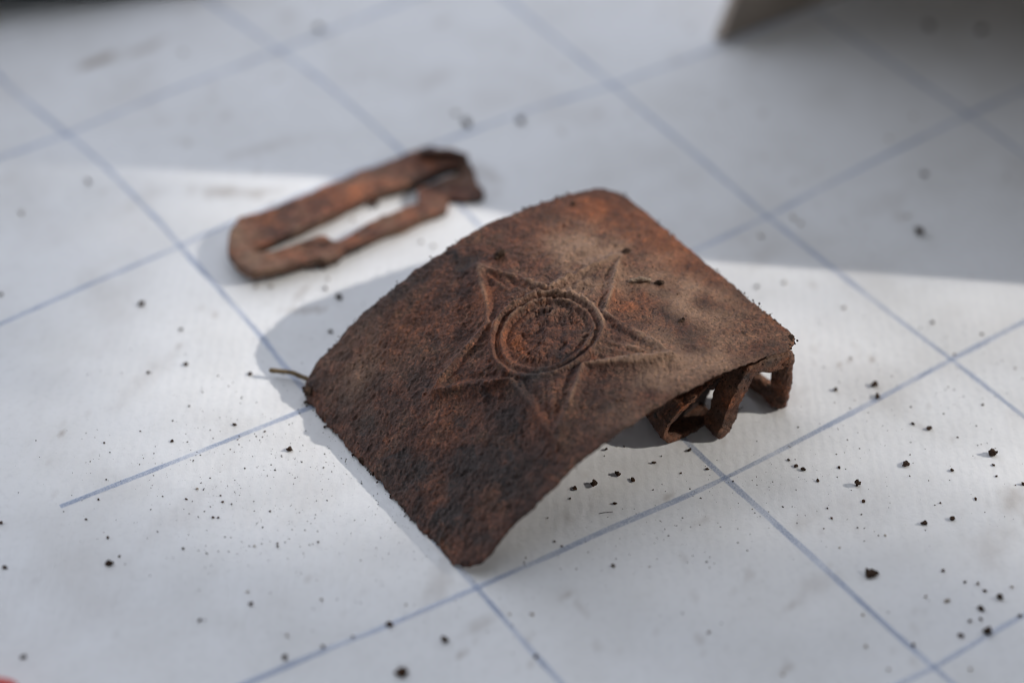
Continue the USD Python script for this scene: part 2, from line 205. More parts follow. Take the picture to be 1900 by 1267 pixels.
CRUMBS = [(59.7, -104.2, 0.54, 0), (59.8, -105.9, 0.8, 0), (60.3, -107.3, 0.89, 0), (65.6, -110.1, 0.8, 0), (60.6, -110.5, 0.62, 0), (65.3, -114.8, 1.15, 0), (63.8, -118.2, 0.87, 1), (75.1, -115.6, 1.34, 0), (80.6, -120.9, 0.8, 0), (88.8, -121.8, 1.43, 0), (87.3, -123.8, 0.53, 0), (85.9, -125.9, 0.62, 0), (88.3, -129.6, 0.79, 1), (79.4, -127.8, 0.79, 1), (74.0, -125.3, 0.44, 1), (73.1, -129.1, 1.04, 0), (68.6, -127.3, 1.04, 0), (57.0, -118.2, 0.52, 1), (61.6, -120.2, 0.35, 0), (59.1, -122.1, 0.35, 0), (54.5, -119.2, 0.34, 1), (61.7, -125.8, 0.43, 2), (53.9, -123.8, 0.43, 2), (54.3, -130.8, 1.69, 0), (64.2, -136.5, 0.68, 1), (65.5, -140.1, 0.59, 1), (66.8, -141.5, 0.67, 1), (66.8, -143.1, 0.75, 1), (67.7, -145.4, 1.17, 0), (70.9, -144.8, 0.59, 2), (63.7, -145.5, 1.08, 0), (60.5, -146.4, 0.74, 1), (62.2, -147.0, 0.66, 1), (57.3, -147.8, 0.9, 1), (61.1, -149.5, 1.31, 0), (67.7, -149.8, 0.74, 0), (50.0, -145.2, 0.81, 1), (60.5, -141.5, 1.0, 2), (58.2, -139.0, 0.58, 2), (47.7, -136.4, 0.66, 2), (43.9, -141.4, 0.73, 2), (43.7, -146.7, 0.72, 2), (53.9, -153.4, 0.81, 2), (25.8, -126.1, 0.57, 2), (29.9, -138.7, 0.72, 2), (47.1, -98.5, 0.8, 1), (42.9, -96.8, 0.44, 1), (48.9, -103.0, 0.35, 0), (57.9, -116.1, 0.44, 0), (74.0, -118.0, 0.35, 0), (33.9, -91.4, 1.15, 0), (35.3, -93.9, 1.06, 1), (29.4, -91.3, 1.32, 0), (26.2, -90.2, 0.88, 1), (24.3, -91.6, 0.44, 0), (29.7, -96.6, 0.7, 1), (18.8, -93.2, 0.35, 0), (40.6, -92.5, 0.71, 0), (42.6, -91.9, 0.36, 0), (16.8, -98.0, 0.43, 1), (17.1, -99.5, 0.43, 1), (21.5, -107.4, 0.84, 1), (26.2, -110.5, 0.42, 2), (-14.0, -98.5, 1.15, 1), (-19.9, -97.4, 0.65, 1), (-8.7, -105.8, 1.22, 1), (-17.5, -107.5, 1.76, 1), (1.1, -115.8, 0.89, 1), (-9.8, -96.4, 0.58, 2), (2.4, -106.7, 0.49, 2), (5.3, -108.6, 0.58, 2), (36.8, -97.4, 0.35, 0), (35.8, -85.7, 0.72, 0), (38.7, -86.7, 0.45, 0), (47.3, -93.4, 0.81, 0), (34.7, -86.7, 0.27, 0), (-44.1, -63.8, 1.18, 0), (-42.1, -63.2, 0.51, 1), (-58.1, -55.7, 0.92, 1), (-54.8, -46.6, 0.6, 1), (-26.0, -63.8, 0.6, 1), (-25.3, -64.3, 0.43, 1), (-23.1, -61.6, 0.52, 1), (-22.7, -60.1, 0.35, 1), (-27.7, -57.8, 0.52, 1), (-30.6, -55.2, 0.35, 0), (-29.6, -83.2, 0.74, 1), (-37.7, -81.8, 0.74, 1), (-20.1, -88.4, 0.66, 2), (-28.8, -80.7, 0.58, 2), (-62.9, -73.8, 0.96, 1), (-30.4, -95.4, 0.97, 1), (-24.6, -96.6, 0.73, 1), (-28.0, -91.7, 0.65, 2), (-33.0, -67.2, 0.51, 1), (-30.4, -70.1, 0.51, 1), (-20.1, -74.4, 0.43, 1), (-20.4, -75.0, 0.43, 1), (-23.4, -72.9, 0.43, 2), (-14.6, -77.7, 0.43, 1), (-36.6, -46.8, 0.35, 0), (-39.6, -50.2, 0.43, 0), (-43.1, -53.1, 0.43, 1), (-41.9, -58.6, 0.51, 1), (-17.7, -67.6, 0.43, 1), (-25.2, -56.7, 0.52, 2), (-12.2, -10.0, 1.16, 0), (-9.5, -20.0, 0.76, 1), (-13.0, -28.8, 0.84, 0), (-19.4, -27.1, 0.74, 0), (-4.8, -37.1, 0.93, 0), (-17.3, -38.5, 0.46, 0), (-21.3, -40.2, 0.45, 0), (-13.0, -46.7, 0.72, 0), (-9.6, -50.9, 0.45, 0), (-23.6, -44.6, 0.72, 0), (-8.2, -57.2, 0.98, 0), (-33.2, -38.9, 0.45, 0), (18.3, -27.5, 1.17, 0), (12.4, -34.9, 1.05, 0), (7.2, -16.8, 0.88, 2), (9.6, -18.2, 0.78, 2), (17.6, -24.1, 0.88, 1), (19.3, -22.0, 0.79, 2), (20.0, -18.7, 1.19, 0), (-32.3, 6.2, 0.87, 1), (83.6, -66.3, 0.88, 0), (88.6, -68.1, 0.89, 2), (93.1, -79.5, 0.87, 2), (103.7, -91.2, 0.77, 1), (108.8, -98.5, 0.67, 1), (77.4, -95.4, 0.93, 0), (83.8, -98.3, 1.21, 0), (82.2, -100.7, 1.2, 0), (82.8, -109.0, 0.73, 0), (84.3, -111.4, 1.18, 0), (86.9, -115.6, 0.45, 0), (101.0, -99.8, 0.57, 1), (96.0, -112.1, 0.46, 0), (85.1, -90.5, 0.57, 2), (107.4, -108.3, 0.47, 2), (119.1, -70.7, 1.93, 0), (120.6, -65.7, 0.92, 2), (132.3, -57.8, 1.16, 1), (134.4, -45.1, 0.97, 2), (143.8, -42.1, 0.98, 2), (102.3, -54.1, 1.13, 2), (102.4, -56.3, 1.02, 2), (93.5, -55.1, 1.01, 2), (169.7, -18.5, 1.74, 1), (177.8, -26.0, 1.73, 1), (66.8, 5.0, 1.62, 0), (66.8, 9.2, 1.2, 2), (76.2, -0.4, 1.62, 1), (-5.0, 27.9, 1.04, 1), (-19.6, 26.1, 1.02, 2), (37.7, -8.0, 1.23, 0), (32.0, -9.3, 0.81, 2), (39.2, -22.2, 0.8, 2), (40.5, -24.4, 0.8, 2), (30.8, 58.7, 1.02, 2), (59.5, 52.1, 1.61, 2), (-22.1, -62.8, 0.35, 0), (-7.9, -60.6, 0.36, 0), (-5.6, -63.7, 0.35, 0)]
TOOL_OUT = [(6.89, -16.08, 3.28), (5.96, -12.49, 3.37), (5.99, -8.71, 3.43), (8.08, -5.16, 3.42), (10.1, -2.61, 3.4), (12.85, -0.83, 3.35), (16.74, -1.59, 3.22), (25.85, -0.93, 2.96), (35.69, -0.18, 2.69), (45.78, 0.58, 2.41), (52.16, 0.97, 2.24), (55.65, 0.59, 2.14), (56.07, -1.11, 2.1), (56.12, -3.0, 2.07), (58.86, -4.18, 1.97), (59.25, -6.67, 1.92), (58.8, -10.07, 1.87), (57.17, -13.33, 1.85), (57.01, -16.22, 1.81), (55.71, -17.82, 1.81), (54.28, -17.77, 1.85), (52.33, -16.63, 1.93), (49.86, -14.79, 2.03), (47.62, -17.75, 2.04), (45.24, -17.89, 2.11), (41.66, -17.9, 2.21), (37.94, -18.56, 2.3), (35.01, -18.16, 2.4), (30.76, -18.46, 2.51), (24.79, -18.84, 2.69), (22.08, -19.98, 2.75), (20.42, -19.73, 2.8), (19.06, -18.57, 2.86), (16.08, -18.27, 2.96), (10.01, -17.21, 3.16)]
TOOL_HOLE = [(10.36, -11.28, 3.25), (15.93, -10.5, 3.09), (25.72, -9.31, 2.82), (37.16, -7.75, 2.51), (45.37, -8.42, 2.27), (49.04, -7.98, 2.17), (54.11, -7.33, 2.05), (56.47, -7.9, 1.97), (56.09, -8.89, 1.96), (51.01, -9.13, 2.1), (45.72, -9.42, 2.24), (43.67, -13.5, 2.23), (40.25, -13.43, 2.33), (38.25, -13.8, 2.38), (34.79, -13.68, 2.48), (29.5, -14.74, 2.62), (26.64, -15.68, 2.69), (24.62, -15.6, 2.75), (24.13, -13.27, 2.8), (22.76, -12.47, 2.86), (17.51, -12.72, 3.01), (12.55, -12.56, 3.16)]
def ribbon(pts, width, z, seed):
    p = np.array(pts, float) * mm
    for e, q in ((0, 1), (-1, -2)):                                                               # ruled on past the picture's rim, to the rim of the sheet
        if seed == 6 and e == 0: continue                                                         # the line that stops short
        d = p[e] - p[q]; d /= np.linalg.norm(d); lim = [((.228 if d[0] > 0 else -.193) - p[e][0]) / d[0] if abs(d[0]) > .1 else 9, ((.128 if d[1] > 0 else -.228) - p[e][1]) / d[1] if abs(d[1]) > .1 else 9]
        far = p[e] + d * max(min(lim), 0.001); p = np.vstack([far, p]) if e == 0 else np.vstack([p, far])
    L = np.r_[0, np.cumsum(np.hypot(*np.diff(p, axis=0).T))]; n = int(L[-1] / 0.0012); l = np.linspace(0, L[-1], n)
    q = np.stack([np.interp(l, L, p[:, k]) for k in (0, 1)], 1)
    for _ in range(10): q[1:-1] = (q[:-2] + 2 * q[1:-1] + q[2:]) / 4
    t = np.gradient(q, axis=0); t /= np.linalg.norm(t, axis=1)[:, None]; nn = np.c_[-t[:, 1], t[:, 0]]
    w = width * (0.5 + 0.16 * 2 * fb(np.c_[l, l * 0, l * 0 + seed], 120, 3, seed))
    v = [q + nn * (w * k)[:, None] for k in (-1, 0, 1)]
    v = np.stack(v, 1).reshape(-1, 2)
    uv = np.stack([np.repeat(l, 3), np.tile([0, .5, 1], n)], 1)
    return (np.c_[v, paper_z(v[:, 0], v[:, 1]) + z], grid_faces(n, 3, True)), uv
for i, (k, pts) in enumerate(LINES.items()):
    m, uv = ribbon(pts, (1.35 if k[0] == 'A' else 1.3) * mm, (0.00003 if k[0] == 'A' else 0.00005), i)
    part('pencil_line', m, INK, paper, uv=uv, label='short ruled line that stops at the left of the sheet' if k == 'B1' else None)

# ---------------------------------------------------------------- the buckle
PL = dict(o=(-0.0004, -0.0451), th=0.0154, U=0.0673, V=0.0526)
eu = np.array([math.cos(PL['th']), math.sin(PL['th'])]); ev = np.array([eu[1], -eu[0]])
def arch(s): return 0.0609 * s - 0.0559 * s ** 2 + 0.0099 * s ** 3 + 0.0004 * s ** 4
def plate_point(u, v):
    s = u / PL['U']; return np.c_[np.array(PL['o']) + np.outer(u, eu) + np.outer(v, ev), arch(s)]
CEN = np.array([31.9, 28.6])
TIPS = np.array([(32.2, 8.2), (53.0, 20.4), (44.4, 45.8), (20.8, 47.6), (13.0, 23.2)])
INN = []
for a, b in zip(TIPS, np.roll(TIPS, -1, 0)):
    d = (a + b) / 2 - CEN; INN.append(CEN + d / np.linalg.norm(d) * 10.2)
STAR = np.stack([TIPS, np.array(INN)], 1).reshape(-1, 2)
def seg_dist(P, A, B):
    d = B - A; t = np.clip(((P - A) @ d) / (d @ d), 0, 1); return np.linalg.norm(P - A - t[:, None] * d, axis=1)
def star_dist(P):
    dist = np.min([seg_dist(P, STAR[i], STAR[(i + 1) % 10]) for i in range(10)], 0)
    ang = np.zeros(len(P)); inside = np.zeros(len(P), bool); j = 9
    for i in range(10):
        xi, yi = STAR[i]; xj, yj = STAR[j]
        c = ((yi > P[:, 1]) != (yj > P[:, 1])) & (P[:, 0] < (xj - xi) * (P[:, 1] - yi) / (yj - yi + 1e-12) + xi); inside ^= c; j = i
    return np.where(inside, -dist, dist) + 0.0
def relief(P):
    """Height in mm of the stamped star at the plate point P (mm)."""
    w = np.c_[fb(np.c_[P, P[:, :1] * 0], 0.18, 3, 4), fb(np.c_[P, P[:, :1] * 0], 0.18, 3, 5)] * 1.1
    Q = P + w; sd = star_dist(Q); r = np.linalg.norm(Q - CEN, axis=1); a = np.arctan2(Q[:, 1] - CEN[1], Q[:, 0] - CEN[0])
    wear = 0.75 + 0.9 * fb(np.c_[P, P[:, :1] * 0 + 3], 0.09, 3, 8)
    g = lambda x, s: np.exp(-(x / s) ** 2)
    blur = 1.0 + 0.9 * np.clip(fb(np.c_[P, P[:, :1] * 0 + 9], 0.13, 3, 18) * 3, -.5, 1)              # edges worn in some places, sharp in others
    h = 0.62 * (1 - 1 / (1 + np.exp(-(sd - 0.5) / (0.55 * blur)))) + 0.85 * g(sd + 0.1, 0.72 * blur) * np.clip(wear + .9 * fb(np.c_[P, P[:, :1] * 0 + 7], .45, 3, 58), .4, 1.2)
    h += -0.16 * g(sd - 2.6, 1.6) - 0.36 * g(sd + 1.5, 0.7) * (r > 9.3)
    h += 0.22 * np.clip(1 - np.maximum(sd, 0) / 9, 0, 1) ** 2                                       # the sheet swells towards the star
    disc = r < 10.2
    arms = np.clip((r - 9.0) / 1.0, 0, 1) * (sd < -0.5)
    k = np.argmin(np.abs(((a[:, None] - np.arctan2(*(TIPS - CEN).T[::-1])[None]) + math.pi) % (2 * math.pi) - math.pi), 1)
    ax = (TIPS - CEN)[k]; ax = ax / np.linalg.norm(ax, axis=1)[:, None]; off = (Q[:, 0] - CEN[0]) * -ax[:, 1] + (Q[:, 1] - CEN[1]) * ax[:, 0]
    worn = np.clip(0.5 + 3.2 * fb(np.c_[P, P[:, :1] * 0 + 5], 0.21, 3, 28), 0, 1)
    h += arms * (0.13 * np.cos(off * 4.4 + 2 * w[:, 0]) * worn + 0.18 * g(off, 0.5) * worn)
    ring = (0.62 * g(r - 8.8, 0.46) + 0.58 * g(r - 7.3, 0.44) - 0.20 * g(r - 8.05, 0.28) - 0.22 * g(r - 6.4, 0.5)) * (0.5 + 0.6 * np.clip(0.55 + 2.4 * fb(np.c_[P, P[:, :1] * 0 + 2], 0.12, 3, 38) - 0.25 * np.sin(a + .4), 0, 1.1))
    h = np.where(disc, h * np.clip((r - 7.5) / 2.5, 0, 1) + ring * 1.15 + 0.42 * np.clip((10.2 - r) / 1.5, 0, 1), h)
    flute = np.clip((r - 4.0) / 0.9, 0, 1) * np.clip((6.3 - r) / 0.6, 0, 1)
    h += flute * 0.17 * np.cos(a * 44 + 2.5 * np.sin(3 * a) + 2 * w[:, 1]) * np.clip(1.2 * np.cos(a - 2.9) ** 2 * worn + .12, 0, 1)
    q0, q1 = Q[:, 0] - CEN[0], Q[:, 1] - CEN[1]                                                    # the worn remains of the emblem: a bar across an arc, eaten away
    bar = g(0.8 * q0 + 0.6 * q1, 0.55) * (np.abs(0.6 * q0 - 0.8 * q1) < 3.6); arc = g(r - 3.1, 0.55) * (np.cos(a - 0.6) > -0.35)
    h += (r < 6.2) * np.clip(6.2 - r, 0, 1) * (0.12 + 0.34 * np.maximum(bar, arc) * worn + 1.1 * fb(np.c_[Q, r * 0], 0.62, 4, 15) - 0.35 * np.clip(fb(np.c_[Q, r * 0], 0.8, 2, 16) * 5 - .5, 0, 1))
    p3 = np.c_[P, P[:, :1] * 0]
    crust = np.clip(1 - np.linalg.norm((P - CEN - [6, -6]) / [12, 8], axis=1), 0, 1)               # earth still caked on the upper side of the star
    h += 0.34 * fb(p3, 0.16, 4, 1) + (0.34 + 0.6 * crust) * fb(p3, 0.7, 4, 2) + (0.34 + .6 * crust) * fb(p3, 2.0, 3, 3)
    h -= 0.26 * np.clip(fb(p3, 0.9, 3, 40) * 5 - 0.9, 0, 1)
    h += 0.22 * np.clip(fb(p3, 1.25, 2, 44) * 5 - 0.8, 0, 1) * np.clip(.5 + 3 * fb(p3, .12, 3, 45), 0, 1)
    return h
NU, NV = 460, 360
RC = 4.6                                                                                          # corner radius, mm
u = np.linspace(-1, 1, NU); v = np.linspace(-1, 1, NV); UU, VV = np.meshgrid(u, v, indexing='ij')
hu, hv = PL['U'] / mm / 2, PL['V'] / mm / 2
X, Y = UU * hu, VV * hv
# pull the border of the grid on to the rounded outline
cx, cy = hu - RC, hv - RC
def inset(X, Y):
    # map the square outline to the rounded one ring by ring
    m = np.maximum(np.abs(X) / hu, np.abs(Y) / hv); m1 = np.maximum(m, 1e-9)
    bx, by = X / m1, Y / m1                                   # point on the outline in the same direction
    ex, ey = np.abs(bx) - cx, np.abs(by) - cy
    c = (ex > 0) & (ey > 0); L = np.hypot(ex, ey); L = np.where(L == 0, 1, L)
    rx = np.where(c, np.sign(bx) * (cx + ex / L * RC), bx); ry = np.where(c, np.sign(by) * (cy + ey / L * RC), by)
    k = m ** 6
    return X + (rx * m - X) * k, Y + (ry * m - Y) * k
X, Y = inset(X, Y)
p = np.c_[X.ravel() + hu, Y.ravel() + hv]
edge_d = np.minimum(np.minimum(p[:, 0], 2 * hu - p[:, 0]), np.minimum(p[:, 1], 2 * hv - p[:, 1]))
rim = np.clip(1 - np.maximum(np.abs(UU), np.abs(VV)).ravel(), 0, 1)
wob = np.c_[fb(np.c_[p, p[:, :1] * 0], 0.25, 4, 61), fb(np.c_[p, p[:, :1] * 0], 0.25, 4, 62)] * 0.9 * np.exp(-rim * 30)[:, None] + np.c_[fb(np.c_[p, p[:, :1] * 0], 1.3, 3, 63), fb(np.c_[p, p[:, :1] * 0], 1.3, 3, 64)] * 0.55 * np.exp(-rim * 45)[:, None]
p = p + wob
H = relief(p)
base = plate_point(p[:, 0] * mm, p[:, 1] * mm)
du = np.gradient(base.reshape(NU, NV, 3), axis=0).reshape(-1, 3); dv = np.gradient(base.reshape(NU, NV, 3), axis=1).reshape(-1, 3)
N = np.cross(dv, du); N /= np.linalg.norm(N, axis=1)[:, None]; N *= np.sign(N[:, 2:3])
border = np.exp(-rim * 90)
H = H - 0.25 * border
top = base + N * (H * mm)[:, None]; bot = base - N * (0.62 - 0.25 * border)[:, None] * mm + N * (0.6 * np.minimum(H, 0.9) * (1 - border) * mm)[:, None]
lift = max(0, 0.00005 - bot[:, 2].min()); lift = min(lift, 0.0007); top[:, 2] += lift; bot[:, 2] = np.maximum(bot[:, 2] + lift, 0.00006)
I = np.arange(NU * NV).reshape(NU, NV); edge = np.r_[I[0], I[1:, -1], I[-1, -2::-1], I[-2:0:-1, 0]]; nx_ = np.roll(edge, -1); K = NU * NV
faces = np.vstack([grid_faces(NU, NV, True), grid_faces(NU, NV) + K, np.stack([edge, nx_, nx_ + K, edge + K], -1)])
if np.cross(top[I[5, 4]] - top[I[4, 4]], top[I[4, 5]] - top[I[4, 4]])[2] > 0: faces = faces[:, ::-1]
g2 = lambda c, s: np.exp(-(((p - np.array(c)) / np.array(s)) ** 2).sum(1))
p3 = np.c_[p, p[:, :1] * 0]; patch = 1 + 2.4 * fb(p3, 0.22, 4, 71)
dust = (0.85 * g2((50, 14), (8, 7)) + 0.60 * g2((58, 34), (9, 13)) + 0.42 * g2((37, 50), (12, 5)) + 0.42 * g2((9, 9), (8, 9)) + 0.55 * g2((44, 22), (8, 6)) + 0.45 * g2((52, 50), (12, 5)) + 0.3 * g2((45, 42), (8, 8)) + 0.5 * np.exp(-(H - 1.35) ** 2 / 0.12) * (p[:, 0] > 26)) * patch
orange = (0.6 * g2((27.2, 26.5), (2.2, 5)) + 0.9 * g2((47.6, 31.8), (3, 3)) + 1.0 * g2((57, 4), (4, 3)) + .8 * g2((58, 8), (3, 4)) + .45 * g2((29, 15), (4, 3)) + .5 * g2((4, 37), (3, 5)) + .5 * g2((11, 30), (4, 5)) + .5 * g2((17, 10), (5, 5)) + .45 * g2((20, 42), (4, 3)) + .5 * g2((45.7, 27.7), (1.5, 1.5)) + .7 * g2((63, 20), (6, 14)) + .4 * g2((50, 8), (9, 6)) + .35 * g2((6, 45), (5, 5))) * patch
darkm = (.38 * g2((8, 40), (9, 13)) + .3 * g2((12, 16), (8, 6)) + .4 * g2((30, 47), (9, 5)) + .8 * g2((20, 2), (6, 2.5)) + .9 * g2((26, 34.5), (3, 1.6)) + .6 * g2((14, 42), (10, 8)) + .5 * g2((22, 36), (4, 3)) + .45 * g2((3, 20), (3, 20)) + .6 * g2((32, 6.5), (3, 1.2)) + .5 * np.clip(0.25 - H, 0, 1)) * patch
two = lambda a: np.clip(np.r_[a, a], 0, 1)
buckle = thing('belt_buckle', 'curved rusty iron belt buckle stamped with a star, arched on the paper', 'buckle', (0.033, -0.070, 0))
part('face_plate', (np.vstack([top, bot]), faces), RUST, buckle, attrs={'dust': two(dust), 'orange': two(orange), 'dark': two(darkm)})
# hardware under the raised end: a bent strap, a loop of bar and a curled tongue
def strip(profile, thick, y0, y1, n=1, skew=0.0):
    """A bent sheet: the x, z profile (mm) thickened and drawn out from y0 to y1."""
    s = LineString(profile).buffer(thick / 2, quad_segs=6)
    t = trimesh.creation.extrude_polygon(s, y1 - y0, engine='earcut'); v = np.array(t.vertices)
    w = np.c_[v[:, 0] + skew * v[:, 2], y0 + v[:, 2], v[:, 1]] * mm
    t = trimesh.Trimesh(w, t.faces[:, ::-1] if t.volume > 0 else t.faces, process=True); t.fix_normals()
    return manifold3d.Manifold(manifold3d.Mesh(np.asarray(t.vertices, np.float32), np.asarray(t.faces, np.uint32)))
dusty = lambda t, k=0.25: {'dust': np.clip(0.15 + k * np.asarray(t.vertex_normals)[:, 2] + fb(np.array(t.vertices), 400, 3, 5) * .6, 0, 1), 'orange': np.clip(.25 + fb(np.array(t.vertices), 350, 3, 6) * 3, 0, 1) * .8}
leg = strip([(66.2, 11.6), (63.5, 12.2), (60.5, 12.9), (58.0, 12.5), (56.8, 10.6), (55.2, 6.5), (54.3, 2.6), (53.6, 1.9)], 2.9, -94.4, -90.4)
t = rough(leg, 0.4 * mm, 0.55 * mm, 520, 3, 16); HW = [t]; part('bent_strap', t, RUST_LOOP, buckle, attrs=dusty(t))
lo = rods([((66.5 * mm, -93.0 * mm, 1.5 * mm), (1.25 * mm, 2.0 * mm, 1.4 * mm)), ((66.5 * mm, -93.0 * mm, 11.4 * mm), (1.25 * mm, 2.0 * mm, 1.4 * mm))])
lo += rods([((66.3 * mm, -93.0 * mm, 1.7 * mm), (1.4 * mm, 1.7 * mm, 1.5 * mm)), ((66.3 * mm, -56 * mm, 1.7 * mm), 1.4 * mm), ((66.3 * mm, -56 * mm, 11.5 * mm), 1.4 * mm), ((66.0 * mm, -93.0 * mm, 11.4 * mm), (1.5 * mm, 1.8 * mm, 1.4 * mm))])
t = rough(lo, 0.4 * mm, 0.55 * mm, 520, 5, 8); HW.append(t); part('belt_loop', t, RUST_LOOP, buckle, attrs=dusty(t))
curl = strip([(57.2, 12.4), (54.5, 10.6), (51.0, 8.5), (47.4, 6.9), (45.0, 5.0), (44.3, 2.6), (45.4, 0.9), (48.0, 0.6), (51.0, 0.6), (54.5, 1.2)], 0.9, -90.4, -60, skew=0.12)
t = rough(curl, 0.5 * mm, 0.35 * mm, 500, 7, 2); HW.append(t); part('curled_tongue', t, RUST_LOOP, buckle, attrs=dusty(t, .1))
mount = strip([(60.5, 13.0), (61.5, 16.0)], 2.2, -93.0, -70) + strip([(52.0, 9.3), (55.5, 13.0), (57.0, 17.2)], 1.4, -86, -64)
t = rough(mount, 0.8 * mm, 0.15 * mm, 600, 9, 2); part('hinge_mount', t, RUST_LOOP, buckle, attrs=dusty(t, .1))
back = trimesh.creation.extrude_polygon(Polygon([(45.0, .6), (55.5, .6), (58.5, 6.5), (61.0, 13.2), (59.0, 17.0), (57.8, 16.6), (56.4, 15.9), (55.0, 14.2), (52.0, 11.6), (47.5, 7.4), (44.6, 4.5)]), 1.3, engine='earcut')
bv = np.array(back.vertices); back = trimesh.Trimesh(np.c_[bv[:, 0], -87.2 + bv[:, 2] + .12 * (bv[:, 0] - 50), bv[:, 1]] * mm, back.faces[:, ::-1], process=True); back.fix_normals()
back = manifold3d.Manifold(manifold3d.Mesh(np.asarray(back.vertices, np.float32), np.asarray(back.faces, np.uint32)))
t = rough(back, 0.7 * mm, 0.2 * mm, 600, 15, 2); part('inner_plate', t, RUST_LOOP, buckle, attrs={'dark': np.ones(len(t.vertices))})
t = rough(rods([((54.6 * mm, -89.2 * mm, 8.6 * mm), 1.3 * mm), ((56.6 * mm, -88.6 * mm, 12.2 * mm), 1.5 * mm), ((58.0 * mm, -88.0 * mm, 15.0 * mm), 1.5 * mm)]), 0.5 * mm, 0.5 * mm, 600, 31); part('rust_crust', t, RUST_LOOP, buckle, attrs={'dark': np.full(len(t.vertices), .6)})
# inner rolled bar glimpsed inside the tongue
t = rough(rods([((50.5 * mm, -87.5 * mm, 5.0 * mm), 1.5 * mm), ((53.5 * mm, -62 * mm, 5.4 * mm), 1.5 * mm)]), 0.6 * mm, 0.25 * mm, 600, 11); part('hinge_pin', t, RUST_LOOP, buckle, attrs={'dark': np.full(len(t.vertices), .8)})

# ---------------------------------------------------------------- the belt fitting behind it
out = np.array(TOOL_OUT); hole = np.array(TOOL_HOLE)
A = np.c_[out[:, :2], np.ones(len(out))]; plane = np.linalg.lstsq(A, out[:, 2], rcond=None)[0]
poly = Polygon(out[:, :2]).buffer(0).difference(Polygon(hole[:, :2]).buffer(0).buffer(0.42)).buffer(0.12, quad_segs=2).buffer(-0.12, quad_segs=2)
poly = max(getattr(poly, 'geoms', [poly]), key=lambda g: g.area)
t = trimesh.creation.extrude_polygon(poly, 1.9, engine='earcut'); v = np.array(t.vertices)
v = np.c_[v[:, :2], v[:, 2] - 1.9 + plane[0] * v[:, 0] + plane[1] * v[:, 1] + plane[2] - 0.1 * np.sin(v[:, 0] * .3)] * mm
t = trimesh.Trimesh(v, t.faces, process=True)
man = manifold3d.Manifold(manifold3d.Mesh(np.asarray(t.vertices, np.float32), np.asarray(t.faces, np.uint32)))
man = man.refine_to_length(0.4 * mm); t = trimesh.Trimesh(*arr(man), process=True); trimesh.smoothing.filter_taubin(t, iterations=2)
pv, pn = np.array(t.vertices), t.vertex_normals
t = trimesh.Trimesh(pv + pn * ((fb(pv, 260, 4, 2) * 0.5 + 0.6 * fb(pv, 900, 3, 4)) * mm)[:, None], t.faces, process=False)
low = 1 / (1 + np.exp(-(pv[:, 0] - .0465) / .0008)) / (1 + np.exp((pv[:, 1] + .0092) / .0005)); high = 1 / (1 + np.exp(-(pv[:, 0] - .050) / .001)) * (1 - low)
t.vertices[:, 2] += -.0008 * low - .0001 * high; t.vertices[:, 2] = np.maximum(t.vertices[:, 2], .00008)
dz = t.vertices[:, 2].min() - 0.00008
t.vertices[:, 2] -= max(min(dz, 0), -0.002)
fit = thing('belt_fitting', 'flat slotted rusty iron belt fitting behind the star buckle', 'fitting', (0.033, -0.009, 0))
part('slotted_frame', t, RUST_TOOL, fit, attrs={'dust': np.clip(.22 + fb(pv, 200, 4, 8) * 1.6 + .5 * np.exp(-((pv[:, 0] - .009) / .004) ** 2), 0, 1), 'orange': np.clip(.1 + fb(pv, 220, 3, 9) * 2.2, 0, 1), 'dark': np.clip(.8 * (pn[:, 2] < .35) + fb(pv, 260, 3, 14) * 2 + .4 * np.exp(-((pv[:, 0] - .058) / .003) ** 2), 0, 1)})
bridge = rods([((52.2 * mm, -1.6 * mm, 2.6 * mm), 1.0 * mm), ((56.8 * mm, -4.6 * mm, 2.9 * mm), (.9 * mm, .9 * mm, .8 * mm)), ((58.6 * mm, -7.0 * mm, 2.7 * mm), .8 * mm)])
b_ = rough(bridge, 0.5 * mm, 0.2 * mm, 500, 12); part('bent_hook', b_, RUST_TOOL, fit, attrs={'dark': np.full(len(b_.vertices), .3)})
foot = rods([((10.5 * mm, -8 * mm, 1.0 * mm), .8 * mm), ((13 * mm, -6 * mm, 1.0 * mm), .8 * mm)])
part('end_stud', rough(foot, 0.5 * mm, 0.1 * mm, 500, 13), RUST_TOOL, fit)

# ---------------------------------------------------------------- loose earth on the paper
def crumb(x, y, z, size, seed, tone):
    r = np.random.default_rng(seed); t = trimesh.creation.icosphere(subdivisions=2 if size > 0.9 else 1, radius=1.0)
    v = np.array(t.vertices); d = 1 + 1.7 * fb(v + seed * 3.1, 0.9, 2, seed) + 1.3 * fb(v + seed * 1.7, 2.6, 2, seed + 1)
    v = v * d[:, None] * np.array([1, r.uniform(.6, .95), r.uniform(.45, .75)]) * size / 2
    a = r.uniform(0, 6.28); v = v @ np.array([[math.cos(a), math.sin(a), 0], [-math.sin(a), math.cos(a), 0], [0, 0, 1]])
    m = trimesh.Trimesh(v, t.faces, process=False)
    if size > 0.8 and r.random() < .6 and tone < 2:                                               # ragged lumps with root hairs and grains
        ex = []
        for _ in range(r.integers(2, 5)):
            q = trimesh.creation.icosphere(subdivisions=1, radius=size * r.uniform(.12, .24)); q.vertices *= 1 + 1.2 * fb(np.array(q.vertices) / size * 8 + seed, 1.0, 2, seed + 3)[:, None]
            q.apply_translation(v[r.integers(len(v))] * .95); ex.append(q)
        m = trimesh.util.concatenate([m] + ex)
    v = np.array(m.vertices); v[:, 2] -= v[:, 2].min() + 0.04 * size
    m.vertices = v * mm + [x * mm, y * mm, z]
    return m
